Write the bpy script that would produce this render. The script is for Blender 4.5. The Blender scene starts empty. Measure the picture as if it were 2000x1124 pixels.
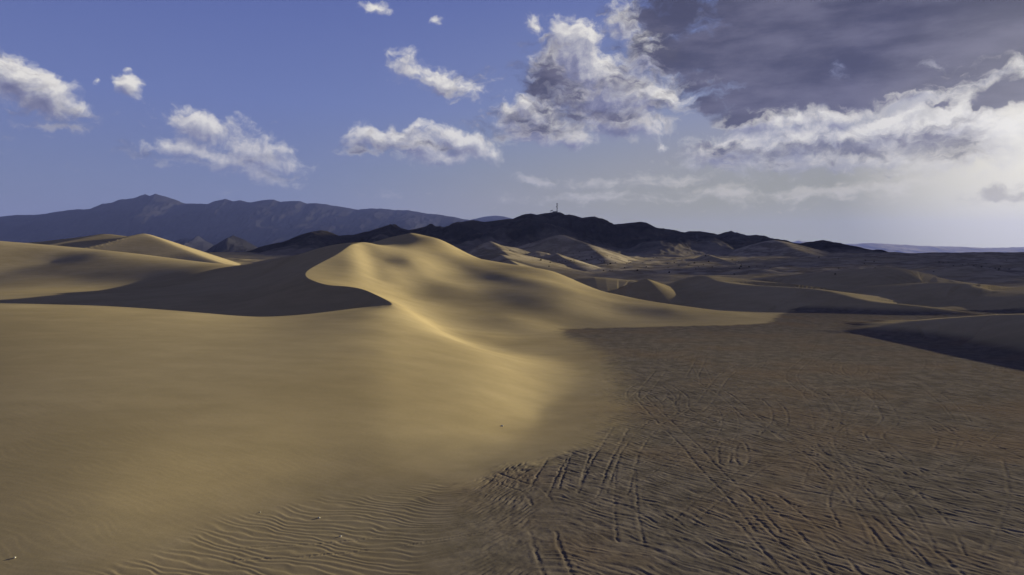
import bpy, bmesh, math, random
import numpy as np
from mathutils import Vector, Matrix

R = math.radians
random.seed(7)
scene = bpy.context.scene
col = scene.collection

# ------------------------------------------------------------------ camera
F_PX, CX, CY, HCAM = 1333.0, 1000.0, 562.0, 18.0      # focal length in photo pixels, centre, camera height (m)
PITCH = math.atan(62.0 / F_PX)                        # horizon at row 500
cd = bpy.data.cameras.new('camera')
cd.sensor_width = 36.0
cd.lens = 36.0 * F_PX / 2000.0
cd.clip_start, cd.clip_end = 0.5, 120000.0
cam = bpy.data.objects.new('camera', cd)
col.objects.link(cam)
cam.location = (0, 0, HCAM)
cam.rotation_euler = (math.pi / 2 - PITCH, 0, 0)
scene.camera = cam

# ------------------------------------------------------------------ light and exposure
SUN_AZ, SUN_EL = R(58.0), R(9.0)                     # clockwise from +Y
SUN_DIR = Vector((math.sin(SUN_AZ) * math.cos(SUN_EL), math.cos(SUN_AZ) * math.cos(SUN_EL), math.sin(SUN_EL)))
scene.view_settings.view_transform = 'Standard'
scene.view_settings.look = 'None'
scene.view_settings.gamma = 1.0
EXPO = 1.52
scene.view_settings.exposure = EXPO
XF = 2.0 ** EXPO                                      # what exposure multiplies by
sd = bpy.data.lights.new('sun', 'SUN')
sd.energy = 5.0
sd.angle = R(0.45)
sd.color = (1.0, 0.915, 0.58)
sun = bpy.data.objects.new('sun', sd)
col.objects.link(sun)
sun.rotation_euler = SUN_DIR.to_track_quat('Z', 'Y').to_euler()
scene.cycles.max_bounces = 4
scene.cycles.volume_bounces = 0
scene.cycles.use_denoising = True


class NT:
    """small helper for node trees"""
    def __init__(self, tree):
        self.t = tree
    def n(self, kind, **props):
        nd = self.t.nodes.new(kind)
        for k, v in props.items():
            setattr(nd, k, v)
        return nd
    def put(self, sock, v):
        if isinstance(v, bpy.types.NodeSocket):
            self.t.links.new(v, sock)
        elif v is not None:
            sock.default_value = v
    def m(self, op, a, b=None, c=None, clamp=False):
        nd = self.n('ShaderNodeMath', operation=op, use_clamp=clamp)
        for i, v in enumerate((a, b, c)):
            self.put(nd.inputs[i], v)
        return nd.outputs[0]
    def v(self, op, a, b=None, scale=None):
        nd = self.n('ShaderNodeVectorMath', operation=op)
        self.put(nd.inputs[0], a)
        self.put(nd.inputs[1], b)
        if scale is not None:
            self.put(nd.inputs[3], scale)
        return nd.outputs[1] if op in ('LENGTH', 'DOT_PRODUCT', 'DISTANCE') else nd.outputs[0]
    def mix(self, f, a, b, blend='MIX'):
        nd = self.n('ShaderNodeMix', data_type='RGBA', blend_type=blend)
        self.put(nd.inputs[0], f)
        self.put(nd.inputs[6], a if isinstance(a, bpy.types.NodeSocket) else (*a, 1))
        self.put(nd.inputs[7], b if isinstance(b, bpy.types.NodeSocket) else (*b, 1))
        return nd.outputs[2]
    def ss(self, x, lo, hi, a=0.0, b=1.0):
        nd = self.n('ShaderNodeMapRange', interpolation_type='SMOOTHSTEP')
        for i, v in enumerate((x, lo, hi, a, b)):
            self.put(nd.inputs[i], v)
        return nd.outputs[0]
    def noise(self, vec, scale, detail=4, rough=0.55, dist=0.0, out=0, dim='3D'):
        nd = self.n('ShaderNodeTexNoise', noise_dimensions=dim)
        self.put(nd.inputs['Vector'], vec)
        nd.inputs['Scale'].default_value = scale
        nd.inputs['Detail'].default_value = detail
        nd.inputs['Roughness'].default_value = rough
        nd.inputs['Distortion'].default_value = dist
        return nd.outputs[out]
    def ramp(self, f, stops):
        nd = self.n('ShaderNodeValToRGB')
        el = nd.color_ramp.elements
        while len(el) < len(stops):
            el.new(0.5)
        for e, (p, c) in zip(el, stops):
            e.position = p
            e.color = (*c, 1)
        self.put(nd.inputs[0], f)
        return nd.outputs[0]


def ray(px, py):
    a, b = (px - CX) / F_PX, -(py - CY) / F_PX
    c, s = math.cos(PITCH), math.sin(PITCH)
    return (a, c + b * s, -s + b * c)


def azel(px, py):
    d = Vector(ray(px, py)).normalized()
    return math.atan2(d.x, d.y), math.asin(d.z)


# ------------------------------------------------------------------ sky with clouds (world)
def srgb(r, g, b):
    f = lambda c: (c / 255 / 12.92) if c / 255 <= 0.04045 else ((c / 255 + 0.055) / 1.055) ** 2.4
    return (f(r), f(g), f(b))


def disp(r, g, b):                                    # radiance that shows as this sRGB colour
    return tuple(c / XF for c in srgb(r, g, b))


# clouds by bearing: (px, py, half width, half height, tilt in degrees, weight)
CUMULUS = [
    (15, 150, 75, 46, 30, 1.0), (95, 195, 75, 36, 22, 1.0), (150, 212, 30, 16, 10, 0.6),
    (256, 172, 36, 22, 8, 0.75), (188, 162, 12, 10, 30, 0.3), (258, 140, 8, 5, 0, 0.3),
    (400, 250, 100, 30, 8, 0.55), (365, 290, 60, 26, 5, 0.55), (500, 290, 90, 36, 25, 0.62), (440, 310, 130, 26, 8, 0.5), (560, 322, 40, 16, 12, 0.5), (500, 342, 60, 12, 8, 0.35),
    (735, 272, 58, 20, 5, 0.7), (815, 282, 58, 34, 20, 0.9), (895, 280, 85, 24, 12, 0.85), (860, 303, 70, 15, 4, 0.7), (700, 270, 24, 16, 0, 0.5),
    (800, 140, 44, 26, 25, 0.65), (862, 158, 56, 28, 12, 0.72), (920, 175, 38, 22, 30, 0.55), (798, 112, 16, 12, 0, 0.4),
    (1050, 235, 90, 46, 12, 1.0), (1110, 268, 55, 26, 10, 0.85), (1000, 215, 40, 22, 0, 0.6),
    (1125, 105, 72, 58, 35, 1.0), (1185, 180, 120, 72, 25, 1.15), (1085, 135, 52, 56, 0, 0.8), (1290, 190, 58, 28, 10, 0.9), (1210, 240, 100, 34, 6, 0.9), (1040, 48, 18, 18, 0, 0.5), (1270, 110, 60, 60, 0, 0.7),
    (1215, 30, 34, 48, 10, 0.7), (735, 18, 30, 12, 15, 0.45), (852, 47, 10, 7, 0, 0.3), (1290, 286, 16, 7, 0, 0.35),
    (1440, 290, 110, 36, -4, 0.85), (1560, 275, 130, 38, -6, 0.85), (1700, 262, 130, 38, -10, 0.85), (1850, 245, 130, 40, -12, 0.85), (1960, 270, 110, 50, -12, 0.9),
    (1500, 312, 150, 26, 0, 0.6), (1700, 304, 200, 32, -6, 0.65), (1900, 300, 150, 36, -8, 0.7), (1400, 300, 70, 24, 0, 0.6),
    (1470, 236, 60, 22, 0, 0.75), (1560, 236, 60, 24, 0, 0.7), (1640, 232, 60, 18, 0, 0.65), (1800, 172, 110, 24, -18, 0.75), (1930, 140, 90, 20, -12, 0.7),
]
SHEET = [                                             # flat grey undersides between us and the sun
    (1330, 40, 115, 73, 10, 0.62), (1420, 115, 178, 69, 12, 0.85), (1560, 60, 346, 126, 0, 0.93), (1550, 178, 199, 48, 2, 0.85), (1680, 186, 90, 32, -8, 0.8), (1800, 60, 273, 115, -8, 0.93), (1960, 40, 273, 115, -10, 0.87), (1380, 210, 36, 20, 0, 0.7), (1440, 232, 56, 18, 4, 0.75), (1730, 130, 168, 63, -18, 0.62),
    (1960, 180, 70, 34, -16, 0.9), (1830, 206, 44, 14, -22, 0.65), (1950, 372, 100, 20, -8, 0.7), (2080, 170, 94, 52, -16, 0.62), (1905, 208, 26, 11, 0, 0.6),
    (1620, 200, 120, 30, 0, 0.8), (1745, 172, 110, 36, -15, 0.8), (1640, 302, 260, 26, -6, 0.24), (1450, 300, 100, 24, 0, 0.3), (1880, 285, 130, 24, -10, 0.24), (1560, 284, 80, 18, -4, 0.24), (1750, 265, 120, 18, -8, 0.2),
    # grey undersides of the heaped clouds
    (1068, 150, 58, 62, -20, 0.4), (1120, 205, 90, 40, 20, 0.4), (1175, 226, 130, 32, 4, 0.42), (1290, 207, 60, 20, 8, 0.3), (1130, 190, 60, 40, 10, 0.2), (1230, 130, 60, 60, 0, 0.2),
    (745, 285, 75, 20, 4, 0.24), (850, 292, 60, 16, 10, 0.2), (1030, 256, 80, 20, 8, 0.24), (1000, 225, 40, 22, 0, 0.18), (890, 168, 60, 22, 20, 0.2), (930, 170, 30, 24, 0, 0.2), (50, 195, 80, 30, 28, 0.12), (440, 322, 110, 18, 6, 0.12),
]
STREAK = [                                            # pale haze clouds low over the hills
    (1060, 352, 70, 10, 3, 0.5), (1200, 358, 120, 12, -2, 0.5), (1330, 350, 90, 14, 0, 0.5), (1460, 380, 160, 18, 4, 0.45), (1700, 372, 220, 24, -6, 0.5), (1180, 390, 200, 14, 0, 0.35), (760, 380, 40, 8, 0, 0.3),
]


def cloud_group(name, blobs, big, fine, fbm_scale, warp_amt, squash):
    g = bpy.data.node_groups.new(name, 'ShaderNodeTree')
    g.interface.new_socket('p', in_out='INPUT', socket_type='NodeSocketVector')
    g.interface.new_socket('density', in_out='OUTPUT', socket_type='NodeSocketFloat')
    N = NT(g)
    gi, go = N.n('NodeGroupInput'), N.n('NodeGroupOutput')
    p = gi.outputs[0]
    w1 = N.v('SCALE', N.v('SUBTRACT', N.noise(p, 16, 2, 0.5, out=1, dim='2D'), (0.5, 0.5, 0.5)), scale=0.030 * warp_amt)
    w2 = N.v('SCALE', N.v('SUBTRACT', N.noise(p, 70, 2.5, 0.6, out=1, dim='2D'), (0.5, 0.5, 0.5)), scale=0.010 * warp_amt)
    q = N.v('ADD', p, N.v('ADD', w1, w2))
    acc = None
    for (px, py, a, b, tilt, wt) in blobs:
        az, el = azel(px, py)
        mp = N.n('ShaderNodeMapping', vector_type='TEXTURE')
        N.put(mp.inputs[0], q)
        mp.inputs[1].default_value = (az, el, 0)
        mp.inputs[2].default_value = (0, 0, R(-tilt))
        k = math.cos(az) ** 2 / F_PX
        mp.inputs[3].default_value = (a * 1.13 * k, b * 1.13 * math.cos(az) / F_PX, 1)
        ln = N.v('LENGTH', mp.outputs[0])
        s = N.m('MULTIPLY_ADD', ln, -wt, wt)
        acc = s if acc is None else N.m('SMOOTH_MAX', acc, s, 0.25)
    sq = N.v('MULTIPLY', q, (1.0, squash, 1.0))
    n1 = N.m('SUBTRACT', N.noise(sq, fbm_scale, 2.5, 0.6, dim='2D'), 0.5)
    n2 = N.m('SUBTRACT', N.noise(sq, fbm_scale * 3.6, 4.5, 0.62, dim='2D'), 0.5)
    d = N.m('MULTIPLY_ADD', n1, big, acc)
    d = N.m('MULTIPLY_ADD', n2, fine, d)
    N.put(go.inputs[0], d)
    return g


def build_world():
    w = bpy.data.worlds.new('World')
    scene.world = w
    w.use_nodes = True
    t = w.node_tree
    t.nodes.clear()
    N = NT(t)
    out = N.n('ShaderNodeOutputWorld')
    bg = N.n('ShaderNodeBackground')
    d = N.v('NORMALIZE', N.n('ShaderNodeTexCoord').outputs['Generated'])
    sep = N.n('ShaderNodeSeparateXYZ')
    N.put(sep.inputs[0], d)
    az = N.m('ARCTAN2', sep.outputs[0], sep.outputs[1])
    el = N.m('ARCSINE', sep.outputs[2])
    cmb = N.n('ShaderNodeCombineXYZ')
    N.put(cmb.inputs[0], az)
    N.put(cmb.inputs[1], el)
    p = cmb.outputs[0]
    # clear sky: Nishita, graded to the deep blue of the photograph
    sky = N.n('ShaderNodeTexSky', sky_type='NISHITA', sun_disc=False)
    sky.sun_elevation, sky.sun_rotation = SUN_EL, SUN_AZ
    sky.altitude, sky.air_density, sky.dust_density, sky.ozone_density = 300, 1.0, 1.0, 2.0
    nish = N.v('MINIMUM', N.v('SCALE', sky.outputs[0], scale=0.05), (0.16, 0.16, 0.17))
    # blue dome by height above the horizon, away from the sun
    elf = N.m('DIVIDE', el, R(24.0), clamp=True)
    dome = N.ramp(elf, [(0.0, disp(112, 118, 148)), (0.22, disp(112, 121, 160)), (0.5, disp(103, 116, 173)), (1.0, disp(80, 93, 162))])
    cosun = N.v('DOT_PRODUCT', d, tuple(Vector(ray(2090, 285)).normalized()))   # brightest gap in the cloud, this side of the sun
    near = N.m('ARCCOSINE', N.m('MINIMUM', cosun, 1.0))
    # warm pale horizon towards the sun
    side = N.ss(near, R(62), R(16))
    low = N.ss(el, R(13), R(1.0))
    hz = N.mix(N.m('MULTIPLY', side, low), dome, disp(158, 154, 86))
    mid = N.m('MULTIPLY', N.ss(near, R(60), R(12)), N.ss(el, R(26), R(6)))
    hz = N.mix(N.m('MULTIPLY', mid, 0.5), hz, disp(160, 162, 160))
    glow = N.m('POWER', N.m('MAXIMUM', N.m('SUBTRACT', 1.0, N.m('DIVIDE', near, R(14))), 0.0), 1.3)
    hz = N.mix(glow, hz, disp(255, 247, 220))
    base = N.mix(0.12, hz, nish)
    # clouds
    gc = cloud_group('cumulus_density', CUMULUS, 0.85, 0.46, 24, 1.0, 1.4)
    gs = cloud_group('sheet_density', SHEET, 0.95, 0.55, 13, 1.2, 2.4)
    gk = cloud_group('streak_density', STREAK, 1.2, 0.5, 24, 0.8, 2.2)
    last = [None]
    def dens(grp, off=(0, 0, 0)):
        nd = N.n('ShaderNodeGroup')
        nd.node_tree = grp
        q = N.v('ADD', p, off)
        if last[0] is not None:                       # evaluated one after the other: keeps the shader small
            q = N.v('ADD', q, N.v('SCALE', (1, 1, 1), scale=N.m('MULTIPLY', last[0], 1e-7)))
        N.put(nd.inputs[0], q)
        last[0] = nd.outputs[0]
        return nd.outputs[0]
    saz, sel = SUN_AZ, SUN_EL
    c0 = dens(gc)
    c1 = dens(gc, (0.006, 0.012, 0))
    lit = N.m('MULTIPLY', N.m('SUBTRACT', c0, c1), 1.0)
    lit = N.m('ADD', lit, N.m('MULTIPLY_ADD', N.m('MINIMUM', c0, 1.2), -0.42, 0.72))
    lit = N.m('ADD', lit, N.ss(near, R(34), R(6), 0.0, 0.22))
    litc = N.ramp(N.m('MULTIPLY', lit, 1.0, clamp=True), [(0.0, disp(104, 106, 138)), (0.3, disp(132, 134, 160)), (0.6, disp(176, 176, 186)), (1.0, disp(230, 227, 221))])
    hazef = N.ss(el, R(13), R(2))
    litc = N.mix(N.m('MULTIPLY', hazef, 0.55), litc, base)
    ca = N.ss(c0, -0.02, 0.46)
    skyc = N.mix(ca, base, litc)
    k0 = dens(gk)
    ka = N.m('MULTIPLY', N.ss(k0, 0.0, 0.6), 0.7)
    skyc = N.mix(ka, skyc, N.mix(side, disp(165, 168, 188), disp(204, 200, 190)))
    s0 = dens(gs)
    s1 = dens(gs, (0.018, -0.012, 0))
    sa = N.ss(s0, -0.04, 0.42)
    tex = N.noise(N.v('MULTIPLY', p, (1.0, 3.2, 1.0)), 7.0, 7, 0.6)
    shc = N.mix(N.ss(tex, 0.36, 0.68), disp(68, 69, 91), disp(104, 103, 124))
    rim = N.m('MULTIPLY', N.ss(s0, 0.42, 0.06), N.ss(N.m('SUBTRACT', s0, s1), -0.05, 0.35))
    shc = N.mix(N.m('MULTIPLY', rim, 0.8), shc, disp(226, 222, 214))
    shc = N.mix(N.m('MULTIPLY', N.ss(el, R(10), R(3)), 0.72), shc, base)
    skyc = N.mix(N.m('MULTIPLY', glow, 0.7), skyc, disp(255, 252, 243))   # the glow shines through thin cloud
    skyc = N.mix(N.m('MULTIPLY', sa, 0.97), skyc, N.mix(N.m('MULTIPLY', glow, 0.25), shc, disp(240, 236, 226)))
    ground = N.ss(el, R(-0.3), R(-4.0))
    skyc = N.mix(ground, skyc, disp(90, 82, 72))
    N.put(bg.inputs[0], skyc)
    bg.inputs[1].default_value = 1.0
    plain = N.n('ShaderNodeBackground')
    over = N.mix(N.ss(el, R(24), R(50)), N.mix(0.4, base, disp(118, 121, 145)), disp(90, 97, 131))
    N.put(plain.inputs[0], N.mix(N.ss(el, R(-0.3), R(-4.0)), over, disp(90, 82, 72)))
    edge = N.m('MULTIPLY', N.m('MULTIPLY', N.ss(el, R(-1.6), R(-1.0)), N.ss(el, R(40), R(32))), N.m('MULTIPLY', N.ss(az, R(-60), R(-52)), N.ss(az, R(66), R(56))))
    ms = N.n('ShaderNodeMixShader')
    N.put(ms.inputs[0], edge)
    t.links.new(plain.outputs[0], ms.inputs[1])
    t.links.new(bg.outputs[0], ms.inputs[2])
    t.links.new(ms.outputs[0], out.inputs[0])
    w.cycles.sampling_method = 'MANUAL'
    w.cycles.sample_map_resolution = 512


build_world()


# ------------------------------------------------------------------ numpy noise and shape tools
rng = np.random.default_rng(11)
PERM = rng.permutation(256).astype(np.int64)
PERM = np.concatenate([PERM, PERM, PERM])
GRAD = np.stack([np.cos(np.arange(256) * 2 * math.pi / 256 * 7), np.sin(np.arange(256) * 2 * math.pi / 256 * 7)], 1).astype(np.float32)


def perlin(x, y, seed=0):
    xi, yi = np.floor(x).astype(np.int64), np.floor(y).astype(np.int64)
    fx, fy = (x - xi).astype(np.float32), (y - yi).astype(np.float32)
    u = fx * fx * fx * (fx * (fx * 6 - 15) + 10)
    v = fy * fy * fy * (fy * (fy * 6 - 15) + 10)
    def g(ix, iy, dx, dy):
        h = PERM[(PERM[(ix + seed * 37) & 255] + iy + seed * 17) & 255]
        gr = GRAD[h]
        return gr[..., 0] * dx + gr[..., 1] * dy
    a = g(xi, yi, fx, fy)
    b = g(xi + 1, yi, fx - 1, fy)
    c = g(xi, yi + 1, fx, fy - 1)
    d = g(xi + 1, yi + 1, fx - 1, fy - 1)
    return (a + u * (b - a)) * (1 - v) + (c + u * (d - c)) * v


def fbm(x, y, octs=4, seed=0, gain=0.5, lac=2.03):
    s, amp = 0.0, 1.0
    for o in range(octs):
        s = s + amp * perlin(x, y, seed + o)
        x, y, amp = x * lac + 3.7, y * lac + 1.3, amp * gain
    return s


def ridged(x, y, octs=4, seed=0, gain=0.5):
    s, amp = 0.0, 1.0
    for o in range(octs):
        s = s + amp * (1 - 2.2 * np.abs(perlin(x, y, seed + o)))
        x, y, amp = x * 2.05 + 5.1, y * 2.05 + 2.7, amp * gain
    return s


def smooth(x, a, b):
    t = np.clip((x - a) / (b - a), 0, 1)
    return t * t * (3 - 2 * t)


def smax(a, b, k):
    return np.maximum(a, b) + np.maximum(k - np.abs(a - b), 0) ** 2 / (4 * k)


def U(px, py, Y):                                     # point on a sight line at distance Y
    d = ray(px, py)
    t = Y / d[1]
    return (d[0] * t, Y, HCAM + d[2] * t)


def G(px, py, z):                                     # where a sight line meets height z
    d = ray(px, py)
    t = (z - HCAM) / d[2]
    return (d[0] * t, d[1] * t, z)


def polydist(x, y, poly):
    """distance to a polyline, height along it, signed side (positive = left of its direction)"""
    P = np.asarray(poly, dtype=np.float64)
    best = np.full(x.shape, 1e18)
    zz = np.zeros(x.shape)
    sg = np.zeros(x.shape)
    for i in range(len(P) - 1):
        ax, ay = P[i, 0], P[i, 1]
        bx, by = P[i + 1, 0] - ax, P[i + 1, 1] - ay
        L2 = bx * bx + by * by
        t = np.clip(((x - ax) * bx + (y - ay) * by) / L2, 0, 1)
        dx, dy = x - ax - t * bx, y - ay - t * by
        d2 = dx * dx + dy * dy
        m = d2 < best
        best = np.where(m, d2, best)
        if P.shape[1] > 2:
            zz = np.where(m, P[i, 2] + t * (P[i + 1, 2] - P[i, 2]), zz)
        sg = np.where(m, (bx * dy - by * dx) / math.sqrt(L2), sg)
    return np.sqrt(best), zz, sg


def inside(x, y, poly):
    c = np.zeros(x.shape, dtype=bool)
    P = [(p[0], p[1]) for p in poly]
    for i in range(len(P)):
        x1, y1 = P[i - 1]
        x2, y2 = P[i]
        if y1 == y2:
            continue
        m = ((y1 > y) != (y2 > y)) & (x < (x2 - x1) * (y - y1) / (y2 - y1) + x1)
        c ^= m
    return c


def spline(pts, step):
    """Catmull-Rom through the points, resampled about every step"""
    P = np.asarray(pts, dtype=np.float64)
    P = np.vstack([2 * P[0] - P[1], P, 2 * P[-1] - P[-2]])
    out = []
    for i in range(1, len(P) - 2):
        n = max(2, int(np.linalg.norm(P[i + 1, :2] - P[i, :2]) / step) + 1)
        for k in range(n):
            t = k / n
            out.append(0.5 * (2 * P[i] + (P[i + 1] - P[i - 1]) * t + (2 * P[i - 1] - 5 * P[i] + 4 * P[i + 1] - P[i + 2]) * t * t
                              + (3 * P[i] - P[i - 1] - 3 * P[i + 1] + P[i + 2]) * t ** 3))
    out.append(P[-2])
    return np.array(out)


class TPS:
    def __init__(self, pts, firm):
        P = np.asarray(pts, dtype=np.float64)
        self.c = P[:, :2] / 100.0
        n = len(P)
        d = np.linalg.norm(self.c[:, None] - self.c[None], axis=2)
        K = np.where(d > 0, d * d * np.log(d + 1e-12), 0) + np.diag(np.where(np.arange(n) < firm, 1e-5, 2.5e-3))     # crests held, faces eased
        A = np.zeros((n + 3, n + 3))
        A[:n, :n] = K
        A[:n, n] = 1
        A[:n, n + 1:] = self.c
        A[n, :n] = 1
        A[n + 1:, :n] = self.c.T
        self.w = np.linalg.solve(A, np.concatenate([P[:, 2], [0, 0, 0]]))
    def __call__(self, x, y):
        out = np.empty(x.shape, dtype=np.float64)
        n = len(self.c)
        for s in range(0, len(x), 40000):
            X, Y = x[s:s + 40000] / 100.0, y[s:s + 40000] / 100.0
            acc = self.w[n] + self.w[n + 1] * X + self.w[n + 2] * Y
            d2 = (X[:, None] - self.c[None, :, 0]) ** 2 + (Y[:, None] - self.c[None, :, 1]) ** 2
            acc += (0.5 * d2 * np.log(d2 + 1e-18)) @ self.w[:n]
            out[s:s + 40000] = acc
        return out


# ------------------------------------------------------------------ the dunes
CREST = [(-260, 150, 10.0), (-180, 138, 9.6), (-130, 131, 9.2), G(0, 593, 9.0), G(100, 595, 8.8), G(200, 598, 8.5), G(300, 604, 8.0), G(400, 612, 7.5),
         G(460, 617, 7.15), G(520, 619, 7.0), G(600, 614, 7.2), G(700, 602, 7.7), G(745, 598.5, 7.95), G(763, 597, 8.05), G(766, 594, 8.15), G(760, 589, 8.5), G(740, 579, 9.2), G(710, 566, 10.1),
         G(680, 560, 10.7), G(640, 557, 11.0), G(612, 549, 11.8), G(597, 540, 12.7), U(600, 529, 186), U(625, 514, 198), U(660, 496, 211),
         U(690, 477, 225), U(705, 473.5, 233), U(722, 475, 239), U(745, 480, 246), U(772, 478, 254), U(790, 468, 261), U(800, 458, 266)]
CREST = [tuple(p) for p in spline(CREST, 2.5)]

W_PTS = CREST[::1] + [
    # silhouette of the long right flank
    U(825, 462, 266), U(855, 468, 264), U(880, 482, 262), U(905, 498, 258), U(945, 507, 254), U(980, 513, 250), U(1020, 519, 247),
    U(1080, 530, 241), U(1105, 541, 236), U(1130, 553, 232), U(1165, 566, 227), U(1200, 574, 222), U(1240, 584, 216), U(1300, 594, 209), U(1350, 603, 202),
    U(1420, 616, 194), U(1490, 629, 184),
    # behind it
    (-25, 285, 19), (-5, 285, 10), (20, 270, 5), (-20, 310, 8), (-35, 320, 10), (40, 250, 1.5), (60, 225, 0.5), (85, 205, 0), (100, 240, 0), (60, 290, 0.5), (0, 330, 1),
    # its foot
    G(1500, 634, 0), G(1400, 637, 0), G(1320, 638, 0), G(1250, 638, 0), G(1170, 640, 0), G(1110, 641, 0.1),
    # face of the big dune
    U(700, 515, 204), U(700, 550, 182), U(650, 538, 184), U(750, 512, 219), U(750, 548, 192), U(745, 576, 168),
    U(800, 482, 250), U(800, 510, 222), U(800, 548, 202), U(800, 580, 187), U(800, 606, 160), U(840, 500, 240), U(850, 540, 217),
    U(900, 525, 234), U(900, 560, 201), U(900, 600, 181), U(900, 640, 155), U(850, 600, 176), U(850, 632, 152), U(860, 648, 139),
    U(950, 538, 228), U(950, 570, 198), U(950, 610, 177), U(1000, 540, 224), U(1000, 558, 208), U(1000, 590, 188), U(1000, 620, 170), U(1000, 650, 156), U(1000, 690, 122),
    U(1100, 560, 213), U(1100, 582, 195), U(1100, 605, 183), U(1100, 625, 174), U(1200, 591, 206), U(1200, 612, 190), G(1030, 645, 0.6), U(950, 655, 146), U(900, 664, 132), U(930, 682, 121),
    # rounded edge of the near dune
    G(800, 614, 6.7), G(830, 634, 5.7), G(860, 655, 5.1), G(930, 687, 3.7), G(1000, 708, 2.25), G(1045, 735, 1.1),
    # top and front of the near dune
    (0, 98, 1.6), (5, 95, 0.55), (9, 95, 0.1), (9, 108, 0.2), (6, 62, 0), (0, 50, 0), (-5, 40, 0), (-12, 30, 0), (-20, 0, 0.0), (-30, -40, 0), (40, -40, 0),
    # the flat
    (15, 40, 0), (35, 45, 0), (10, 55, 0), (25, 65, 0), (45, 70, 0), (20, 90, 0), (45, 95, 0), (70, 90, 0), (25, 115, 0), (50, 125, 0), (75, 120, 0), (20, 140, 0), (45, 150, 0), (70, 150, 0),
    (25, 160, 0), (55, 172, 0), (80, 172, 0), (95, 150, 0), (110, 110, 0), (70, 50, 0), (100, 70, 0), (0, 30, 0), (40, 10, 0), (120, 140, 0), (120, 180, 0), (140, 60, 0), (140, 0, 0),
]
# the near dune: a profile for every bearing (px): brow height, brow distance, foot distance, how fast it steepens towards its foot
NEAR_DUNE = [(-700, 9.2, 120, 26, 1.6), (-300, 9.2, 134, 31, 1.6), (0, 9.0, 129, 33, 1.6), (200, 8.5, 129, 35, 1.7), (350, 7.8, 127, 40, 1.9), (500, 7.1, 123.5, 45, 2.1), (590, 7.2, 126, 48, 2.1), (680, 7.6, 132, 50, 2.0),
             (750, 7.9, 136, 51.5, 1.95), (800, 6.75, 132, 52.5, 1.8), (860, 5.1, 111.5, 55, 1.6), (930, 3.7, 102, 59, 1.5), (1000, 2.25, 101, 66, 1.5), (1045, 1.1, 96, 77, 1.4)]
for px, z0, yb, yf, e in NEAR_DUNE:
    for t in (-0.06, 0.04, 0.11, 0.2, 0.32, 0.46, 0.62, 0.78, 0.92):
        Y = yf + (yb - yf) * t
        if Y > 0:
            W_PTS.append(((px - CX) / F_PX * Y, Y, 0.0 if t < 0 else z0 * (1 - (1 - t) ** e) * min(1.0, 0.45 + 6 * t)))
S_PTS = CREST[::1] + [
    U(660, 477.5, 236), U(640, 481, 240), U(610, 489, 246), U(580, 498, 252), U(540, 507, 258), U(480, 517, 265), U(430, 524, 271),
    (-70, 272, 14), (-100, 292, 10), (-50, 290, 18), (-40, 310, 14), U(730, 472.5, 262), U(760, 464, 270), U(785, 460.5, 270),
    # the shaded bowl
    (-60, 205, 14.5), (-66, 190, 10.5), (-70, 205, 12), (-80, 205, 9), (-66, 175, 8), (-78, 165, 5.4), (-64, 155, 5), (-48, 148, 4.6), (-38, 140, 4.8), (-35, 150, 5.6),
    (-45, 136, 4.9), (-60, 141, 4.6), (-80, 142, 4.3), (-100, 147, 4.4), (-130, 145, 5), (-160, 155, 5), (-220, 165, 5.5),
    (-90, 182, 7), (-110, 190, 5.6), (-144, 240, 5.6), (-120, 170, 4.6), (-160, 200, 4.5), (-125, 225, 5.8), (-100, 230, 8), (-85, 240, 12), (-190, 210, 3.6), (-260, 220, 3.3), (-200, 280, 4.2), (-150, 290, 5.4), (-100, 250, 10.5), (-125, 250, 7.5),
    # long bright dune on the left
    U(-120, 462, 468), U(0, 471, 450), U(60, 476, 442), U(130, 485, 428), U(200, 494, 412), U(280, 507, 392), U(350, 515, 372), U(430, 521, 350),
    U(0, 556, 322), U(150, 553, 322), U(300, 546, 318), U(380, 538, 300), U(-150, 558, 325), U(200, 520, 370), U(100, 512, 390), U(60, 530, 360), U(300, 528, 350),
    (-330, 500, 20), (-220, 470, 12), (-150, 430, 8), (-440, 520, 22), (-110, 360, 9),
]
TW, TS = TPS(W_PTS, len(CREST) + 17), TPS(S_PTS, len(CREST) + 7)
BROW = [p for p in CREST if p[1] < 139]
S_POLY = [(p[0], p[1]) for p in CREST] + [(-37, 345), (-60, 600), (-800, 600), (-800, 190)]

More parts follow.
